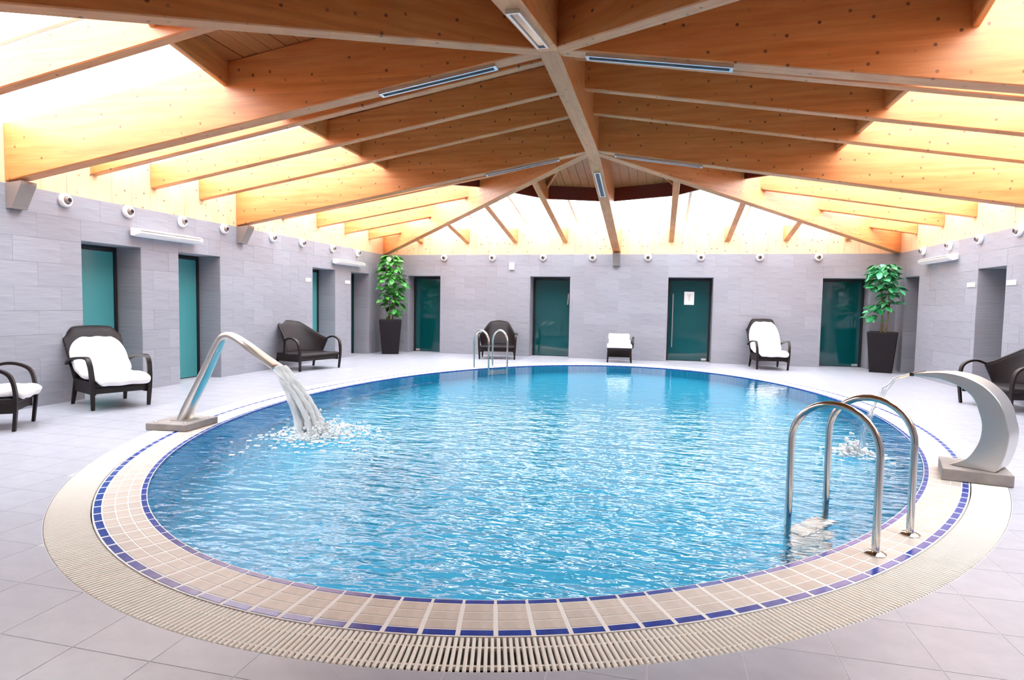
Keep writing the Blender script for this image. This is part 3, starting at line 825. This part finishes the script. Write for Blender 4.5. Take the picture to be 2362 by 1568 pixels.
# notice on the third green door
nt = thing('notice', 'white printed notice stuck on the dark green glass door', 'notice'); nt.matrix_local = LM[wb.name] @ Matrix.Translation((.77-XL, RD-.001+.012, 1.47))
obj('sheet', MB().box((-.125, 0, 0), (.125, .004, .34)), M_PAPER, nt, None, False)
for k, (a, b) in enumerate([(-.05, .05), (-.03, .035), (-.02, .03), (-.03, .02), (-.015, .02)]):
    obj('print_line', MB().box((a, -.0012, .25-k*.035), (b, -.0002, .262-k*.035)), M_INK, nt, None, False)

# ================================================================== chairs
def lounge_chair(label, loc, face, W, H, cushion=None, group='dark wicker lounge chairs'):
    """face = direction the sitter looks (degrees from +x); local +x is forward"""
    o = thing('wicker_chair', label, 'chair', (loc[0], loc[1], 0), rad(face), group)
    hw = W/2; U, V = 25, 11; P = []
    for j in range(V):
        v = j/(V-1); row = []
        for i in range(U):
            u = -1+2*i/(U-1); au = abs(u)
            bx = -.34+.20*au**3; by = u*hw*.92
            if cushion == 'long':
                bx = -.36; tx = -.36-.30*H+.03*au**2; ty = u*hw*1.05; tz = H-(.10 if H < 1.05 else .24)*smoothstep(.6, 1, au)-.03*au**2
            else:
                tx = -.34-.26*(1-smoothstep(.45, 1, au))*H-.02+.32*smoothstep(.30, 1, au); ty = u*hw*(1.06+.04*math.sin(PI*au))
                tz = .60+(H-.60)*(1-smoothstep(.40, .98, au)) + .015*math.cos(u*PI*2)
            bz = .31
            q = v
            x = bx+(tx-bx)*(q**1.25); y = by+(ty-by)*(q**.7); z = bz+(tz-bz)*q
            if v > .9: x -= .012
            row.append((x, y, z))
        P.append(row)
    sh = obj('backrest', MB().grid(P), M_WICKER, o); solid(sh, .028, 0)
    rim = [Vector(p) for p in P[-1]]
    obj('rim', MB().tube(rim, .018, 8), M_FRAMEDARK, o)
    e1 = Vector(P[-1][-1]) if cushion != 'long' else Vector(P[5][-1])+Vector((.0, .01, -.06))
    for s in (-1, 1):
        e = Vector((e1.x, e1.y*s, e1.z))
        path = spline([e, (e.x+.13, s*hw*1.04, .655) if cushion != 'long' else (-.22, s*hw*1.07, .61), (.20, s*hw*1.03, .645), (.305, s*hw*1.02, .58), (.345, s*hw, .44), (.35, s*hw*.99, .28), (.335, s*hw*.97, .10), (.325, s*hw*.96, 0)], 28)
        ws = [.055 if i < 16 else .055-.018*(i-16)/11 for i in range(28)]
        obj('arm', MB().band(path, (0, s, 0), ws, .030), M_FRAMEDARK, o, None, True)
        pth = spline([(-.02, s*hw*.96, .56), (-.10, s*hw*.95, .45), (-.13, s*hw*.94, .32)], 8)
        leg = spline([(-.34, s*hw*.86, .34), (-.37, s*hw*.90, .18), (-.42, s*hw*.93, 0)], 8)
        obj('leg', MB().band(leg, (0, s, 0), [.055-.02*i/7 for i in range(8)], [.045-.014*i/7 for i in range(8)]), M_FRAMEDARK, o, None, True)
    st = MB(); sx0, sx1 = -.36, .345; ny = 9
    pr = [(sx0, .30), (sx0, .345), (.0, .335), (.28, .345), (sx1, .33), (sx1+.005, .29), (sx1-.02, .27)]
    n = len(pr); vs = [(x, y, z) for y in (-hw*.95, hw*.95) for x, z in pr]
    st.add(vs, [(i, (i+1) % n, n+(i+1) % n, n+i) for i in range(n)]+[tuple(range(n)), tuple(range(n, 2*n))])
    bevel(obj('seat', st, M_WICKER, o, None, False), .012)
    ap = MB().box((-.33, -hw*.93, .185), (.325, -hw*.93+.03, .295)).box((-.33, hw*.93-.03, .185), (.325, hw*.93, .295)).box((.295, -hw*.93+.03, .20), (.325, hw*.93-.03, .27)).box((-.33, -hw*.93+.03, .185), (-.30, hw*.93-.03, .29))
    obj('seat_frame', ap, M_FRAMEDARK, o, None, False)
    if cushion:
        cw = hw*(1.02 if cushion == 'long' else .9); prof = spline([(-.36-(.25 if H < 1.05 else .28)*H+.06, 0, H*(.87 if H < 1.05 else .95)), (-.36-.17*H+.08, 0, H*.66), (-.30, 0, .50), (-.20, 0, .415), (-.05, 0, .395), (.20, 0, .40), (.42, 0, .385), (.51, 0, .33)] if cushion == 'long' else [(-.25, 0, .40), (-.05, 0, .395), (.20, 0, .40), (.36, 0, .39), (.42, 0, .35)], 22)
        P = []
        for i, q in enumerate(prof):
            k = i/21; wd = cw
            if cushion == 'long':
                wd = cw*(.55+.45*math.sqrt(min(1, k/.13))); wd *= 1-.10*smoothstep(.32, .45, k); wd *= 1-.1*smoothstep(.9, 1, k)
            else: wd *= 1-.08*smoothstep(.85, 1, k)
            P.append([(q.x+ (.03*(abs(j-4)/4)**2 if k < .4 else 0), wd*(j-4)/4, q.z+.008*math.sin(j*1.7+i*.9)) for j in range(9)])
        c = obj('cushion', MB().grid(P), M_CLOTH, o); solid(c, .085, 0); subd(c, 2)
    return o
lounge_chair('dark wicker armchair with long white cushion in front of a doorway on the left', (-6.93, 6.42), -24, .66, 1.0, 'long')
lounge_chair('dark wicker armchair with white seat pad cut off by the left edge', (-6.88, 4.86), 36, .60, .92, 'seat')
lounge_chair('bare dark wicker wing chair against left wall beyond the tube-shaped fountain', (-7.02, 11.17), -16, 1.08, .96)
lounge_chair('bare dark wicker wing chair against right wall behind the swan-neck fountain', (5.02, 10.30), 180+14, .98, .94)
lounge_chair('bare dark wicker wing chair at far wall behind the far pool ladder', (-4.02, 15.12), -78, .92, .94)
lounge_chair('high-backed dark wicker armchair with white cushion at the far wall', (2.55, 15.20), -84, .70, 1.14, 'long')
st = thing('footstool', 'low dark wicker stool heaped with a folded white cushion at far wall', 'stool', (-.93, 15.45, 0), rad(-86))
for sx in (-1, 1):
    for sy in (-1, 1):
        obj('leg', MB().band([(sx*.24, sy*.27, .32), (sx*.26, sy*.29, 0)], (0, 1, 0), [.05, .035], [.05, .035]), M_FRAMEDARK, st, None, False)
obj('seat', MB().box((-.27, -.30, .30), (.27, .30, .36)), M_WICKER, st, None, False)
obj('back_panel', MB().box((-.25, -.28, .10), (-.20, .28, .30)), M_FRAMEDARK, st, None, False); obj('apron', MB().box((.22, -.28, .24), (.25, .28, .30)), M_FRAMEDARK, st, None, False)
o = obj('cushion', MB().box((-.28, -.31, .362), (.29, .31, .45)).box((-.30, -.27, .452), (.02, .27, .56)).box((-.32, -.28, .562), (-.12, .25, .70)), M_CLOTH, st, None, True); bevel(o, .03, 3)
for s in (1,):
    obj('arm', MB().band(spline([(-.28, s*.31, .40), (-.2, s*.335, .58), (0, s*.34, .62), (.14, s*.33, .5), (.18, s*.315, .36)], 14), (0, s, 0), .05, .03), M_FRAMEDARK, st, None, True)

# ================================================================== potted plants
def leaf_mesh(mat):
    m = MB(); P = []
    for i, (x, w) in enumerate([(0, .004), (.18, .20), (.42, .30), (.68, .24), (.88, .11), (1.0, .004)]):
        z = -.18*x*x
        P.append([(x, -w, z+.05*w*3), (x, 0, z), (x, w, z+.05*w*3)])
    m.grid(P); return m.mesh('leaf', mat)
def plant(label, x, y, rz, ph, pw, leaf_me, seed, tiers, nst):
    rnd = random.Random(seed)
    o = thing('potted_plant', label, 'plant', (x, y, 0), rz, 'tall plants in black square pots')
    t, b, w = pw/2, pw*.37, .018
    m = MB(); lv = [(b, 0), (t, ph), (t-w*1.5, ph), (t-w*1.7, ph-.08)]
    vs = [(sx*r, sy*r, z) for r, z in lv for sx, sy in ((-1,-1),(1,-1),(1,1),(-1,1))]
    m.add(vs, [(3,2,1,0)]+[(k*4+i, k*4+(i+1) % 4, (k+1)*4+(i+1) % 4, (k+1)*4+i) for k in range(3) for i in range(4)])
    bevel(obj('pot', m, M_POT, o, None, False), .012)
    r = t-w*1.7-.003; obj('soil', MB().box((-r, -r, ph-.10), (r, r, ph-.07)), M_SOIL, o, None, False)
    top = tiers[-1][0]
    stems = []
    for k in range(nst):
        a = 2*PI*k/nst+.5; p0 = Vector((.06*math.cos(a), .06*math.sin(a), ph-.09)); p1 = Vector((.13*math.cos(a+.6), .13*math.sin(a+.6), top-.1-.12*k))
        pts = spline([p0, p0.lerp(p1, .4)+Vector((.03, -.02, 0)), p1], 10); stems.append(pts)
        obj('stem', MB().tube(pts, [.014-.007*i/9 for i in range(10)], 7), M_STEM, o)
    for z, rr, cnt, spread, cx, cy in tiers:
        for k in range(cnt):
            for _ in range(30):
                a = rnd.uniform(0, 2*PI); q = rr*math.sqrt(rnd.random()); wx = x+(q+.26)*math.cos(a+rz); wy = y+(q+.26)*math.sin(a+rz)
                if XL+.07 < wx < XR-.07 and wy < YB-.06: break
            zz = z+rnd.uniform(-spread, spread)
            size = rnd.uniform(.15, .25); pit = rnd.uniform(-.2, .7)
            M = Matrix.Translation((cx+q*math.cos(a), cy+q*math.sin(a), zz)) @ Matrix.Rotation(a+rnd.uniform(-.6, .6), 4, 'Z') @ Matrix.Rotation(pit, 4, 'Y') @ Matrix.Rotation(rnd.uniform(-.5, .5), 4, 'X') @ Matrix.Scale(size, 4)
            put('leaf', leaf_me, o, M)
L1, L2 = leaf_mesh(M_LEAF1), leaf_mesh(M_LEAF2)
plant('tall leafy plant in a black pot in the far left corner', -7.13, 15.34, rad(24), .93, .60, L1, 3,
      [(1.12, .16, 10, .08, .08, 0), (1.34, .24, 30, .12, .05, 0), (1.60, .30, 48, .14, .03, 0), (1.90, .36, 62, .14, .02, 0), (2.18, .33, 56, .13, 0, 0), (2.42, .25, 50, .14, -.02, 0), (2.60, .18, 34, .09, 0, 0)], 4)
plant('tall leafy plant in a black pot in the far right corner', 4.99, 15.40, rad(-20), .92, .60, L2, 5,
      [(1.22, .12, 10, .08, -.16, 0), (1.46, .20, 34, .09, -.10, 0), (1.66, .12, 14, .08, .10, 0), (1.84, .20, 40, .10, .12, 0), (2.02, .27, 46, .10, -.03, 0), (2.22, .28, 70, .12, -.03, 0), (2.38, .24, 50, .07, -.02, 0)], 4)

# ================================================================== pool ladders
def ladder(label, t, half, reach=.52, h=.83, steps=True):
    """t = ellipse parameter of its middle"""
    p = ell(t, .17); nn = ell_n(t); a = math.atan2(-nn[1], -nn[0])      # local +x points into the pool
    o = thing('pool_ladder', label, 'ladder', (p[0], p[1], 0), a, 'steel pool ladders')
    for s in (-half, half):
        R_ = reach/2; zc = h-R_
        pts = [(0, s, .004), (0, s, zc*.5), (0, s, zc)] + [(R_-R_*math.cos(PI*k/16), s, zc+R_*math.sin(PI*k/16)) for k in range(1, 16)] + [(reach, s, zc), (reach, s, .25), (reach, s, -.15), (reach-.02, s, -.75)]
        obj('handrail', MB().tube(pts, .0215, 14), M_STEEL, o)
        obj('foot_flange', MB().lathe([(.058, .0005), (.058, .006), (.045, .014), (.023, .018)], 24, (0, s, 0)), M_STEEL, o)
    for z in (-.08, -.33, -.58):
        st = obj('tread', MB().box((reach-.10, -half+.023, z-.03), (reach+.05, half-.023, z)), M_BRUSH, o, None, False); bevel(st, .008)
    return o
def t_near(p): return min((2*PI*i/3600 for i in range(3600)), key=lambda t: math.dist(ell(t, .17), p))
ladder('steel pool ladder at the near right rim, standing in front of the swan-neck fountain', t_near((1.435, 4.0)), .255)
ladder('small steel pool ladder at the far rim before the bare wing chair', t_near((-3.80, 12.88)), .255)

# ================================================================== fountains
def plinth(parent, P, h):
    c = MB().prism(P, .001, h); bevel(obj('plinth', c, M_PLINTH, parent, None, False), .008)
# left: slanted tube with a flattened mouth
fl = thing('tube_fountain', 'bent steel tube fountain on grey plinth, gushing water into the pool at left', 'fountain', (-5.02, 5.57, 0), rad(4))
plinth(fl, [(-.27, -.27), (.20, -.26), (.20, .27), (-.27, .27)], .075)
pth = spline([(-.02, 0, .07), (.08, 0, .28), (.26, 0, .62), (.42, 0, .93), (.50, 0, 1.005), (.58, 0, 1.0), (.72, 0, .93), (.92, 0, .80), (1.12, 0, .68)], 40)
m = MB(); k = 16; vs = []
for i, q in enumerate(pth):
    t = (pth[min(i+1, 39)]-pth[max(i-1, 0)]).normalized(); up = t.cross(Vector((0, 1, 0))); f = i/39
    wy = .085-.030*smoothstep(0, .45, f)+.045*smoothstep(.6, 1, f); wz = .050-.012*f-.012*smoothstep(.6, 1, f)
    for j in range(k):
        a = 2*PI*j/k; c, s = math.cos(a), math.sin(a)
        vs.append(q+Vector((0, 1, 0))*(wy*math.copysign(abs(c)**.6, c))+up*(wz*math.copysign(abs(s)**.6, s)))
m.add(vs, [(i*k+j, i*k+(j+1) % k, (i+1)*k+(j+1) % k, (i+1)*k+j) for i in range(39) for j in range(k)]+[tuple(range(k))]); m.sm = True
o = obj('spout', m, M_BRUSH, fl, None, True); solid(o, .004, -1)
obj('base_collar', MB().box((-.11, -.10, .075), (.09, .10, .085)), M_BRUSH, fl, None, False)
for sx, sy in ((-.2,-.2),(.15,-.2),(.15,.2),(-.2,.2)): obj('bolt', MB().lathe([(.014, .075), (.014, .083), (.008, .087)], 10, (sx, sy, 0)), M_STEEL, fl)
# right: swan neck blade
fr_ = thing('swan_neck_fountain', 'curved brushed steel swan-neck blade fountain on grey plinth at the right rim', 'fountain', (2.63, 5.88, 0), 0)
plinth(fr_, [(-.29, -.20), (.18, -.30), (.31, .19), (-.13, .28)], .10)
u = Vector((-.90, .44, 0)); w = Vector((.44, .90, 0))
u = Vector((math.cos(rad(142)), math.sin(rad(142)), 0)); w = Vector((-u.y, u.x, 0)); HWB = .15
outer = spline([(-.20, 0, .10), (-.231, 0, .14), (-.267, 0, .27), (-.281, 0, .41), (-.259, 0, .52), (-.231, 0, .62), (-.181, 0, .71), (-.103, 0, .79), (-.017, 0, .84), (.069, 0, .867), (.189, 0, .88), (.303, 0, .868), (.415, 0, .852)], 40)
inner = spline([(.12, 0, .10), (.061, 0, .13), (-.003, 0, .18), (-.053, 0, .26), (-.089, 0, .36), (-.095, 0, .48), (-.067, 0, .59), (-.025, 0, .69), (.047, 0, .76), (.133, 0, .80), (.239, 0, .826), (.339, 0, .832), (.417, 0, .830)], 40)
m = MB(); vs = []
for a_, b_ in zip(outer, inner):
    for q, s_ in ((a_, -1), (a_, 1), (b_, 1), (b_, -1)): vs.append(u*q.x+w*(HWB*s_)+Vector((0, 0, q.z)))
m.add(vs, [(i*4+j, i*4+(j+1) % 4, (i+1)*4+(j+1) % 4, (i+1)*4+j) for i in range(39) for j in range(4)]+[(3,2,1,0), (156,157,158,159)])
o = obj('blade', m, M_BRUSH, fr_, None, True); bevel(o, .006)
tp = u*.417+Vector((0, 0, .843))
m = MB(); a_ = tp+w*.16; b_ = tp-w*.16; up = Vector((0, 0, .016)); dn = u*.025
m.add([b_-up, a_-up, a_+up, b_+up, b_-up+dn, a_-up+dn, a_+up+dn, b_+up+dn], [(3,2,1,0),(4,5,6,7),(0,1,5,4),(1,2,6,5),(2,3,7,6),(3,0,4,7)])
obj('mouth', m, M_DOORFRAME, fr_, None, False)

# falling water and splash
def splash(name, label, strands, foam, seed, mat, drops, thin=1.0):
    rnd = random.Random(seed); o = thing(name, label, 'water jet')
    o['kind'] = 'thing'
    m = MB()
    for s in strands:
        pts = spline(s, 18); r0 = rnd.uniform(.018, .034)*thin
        pts = [p+Vector((rnd.gauss(0, .006), rnd.gauss(0, .006), rnd.gauss(0, .005))) for p in pts]
        m.tube(pts, [r0*(.9+.5*rnd.random())*(1+.5*i/17) for i in range(18)], 7)
    s_ = obj('stream', m, mat, o, None, True)
    m = MB(); ico = bmesh.new(); bmesh.ops.create_icosphere(ico, subdivisions=1, radius=1)
    vv = [v.co.copy() for v in ico.verts]; ff = [tuple(v.index for v in f.verts) for f in ico.faces]; ico.free()
    (cx, cy), rr = foam
    for k in range(drops):
        a = rnd.uniform(0, 2*PI); q = abs(rnd.gauss(0, rr*.55)); z = -.012+abs(rnd.gauss(0, .09))*max(0, 1-q/rr); r = rnd.uniform(.006, .022)
        fl_ = 1.0 if z > .02 else .35
        c = Vector((cx+q*math.cos(a), cy+q*math.sin(a)*1.1, z)); m.add([c+Vector((v.x*r*(1.6 if fl_ < 1 else 1), v.y*r*(1.6 if fl_ < 1 else 1), v.z*r*fl_)) for v in vv], ff)
    sp = obj('splash', m, M_FROTH, o, None, True); sp['kind'] = 'stuff'
    return o
rnd = random.Random(2); strands = []
S0 = LM[fl.name] @ Vector((1.12, 0, .68))
for k in range(44):
    y = rnd.uniform(-.09, .09); z = rnd.uniform(-.02, .02); sp = rnd.uniform(.30, .55)
    strands.append([(S0.x+.012, S0.y+y, S0.z+z), (S0.x+sp*.35, S0.y+y*1.15, S0.z-.18), (S0.x+sp*.7, S0.y+y*1.3, S0.z-.42), (S0.x+sp*.95, S0.y+y*1.5, -.02)])
splash('water_jet', 'white gush of water falling from the tube fountain into the pool', strands, ((S0.x+.50, S0.y), .55), 4, M_FROTH, 900, .62)
rnd = random.Random(9); strands = []
T0 = LM[fr_.name] @ (tp+u*.03)
for k in range(4):
    s_ = rnd.uniform(-.13, .13); q = T0+w*s_; r_ = rnd.uniform(.42, .55)
    strands.append([q, q+u*r_*.4+Vector((0, 0, -.10)), q+u*r_*.75+Vector((0, 0, -.42)), q+u*r_+Vector((0, 0, -.872))])
q = T0+u*.5
splash('water_jet', 'thin clear water falling from the swan-neck fountain behind the near ladder', strands, ((q.x, q.y), .26), 6, M_STREAM, 300, .22)
print('objects', len(bpy.data.objects))
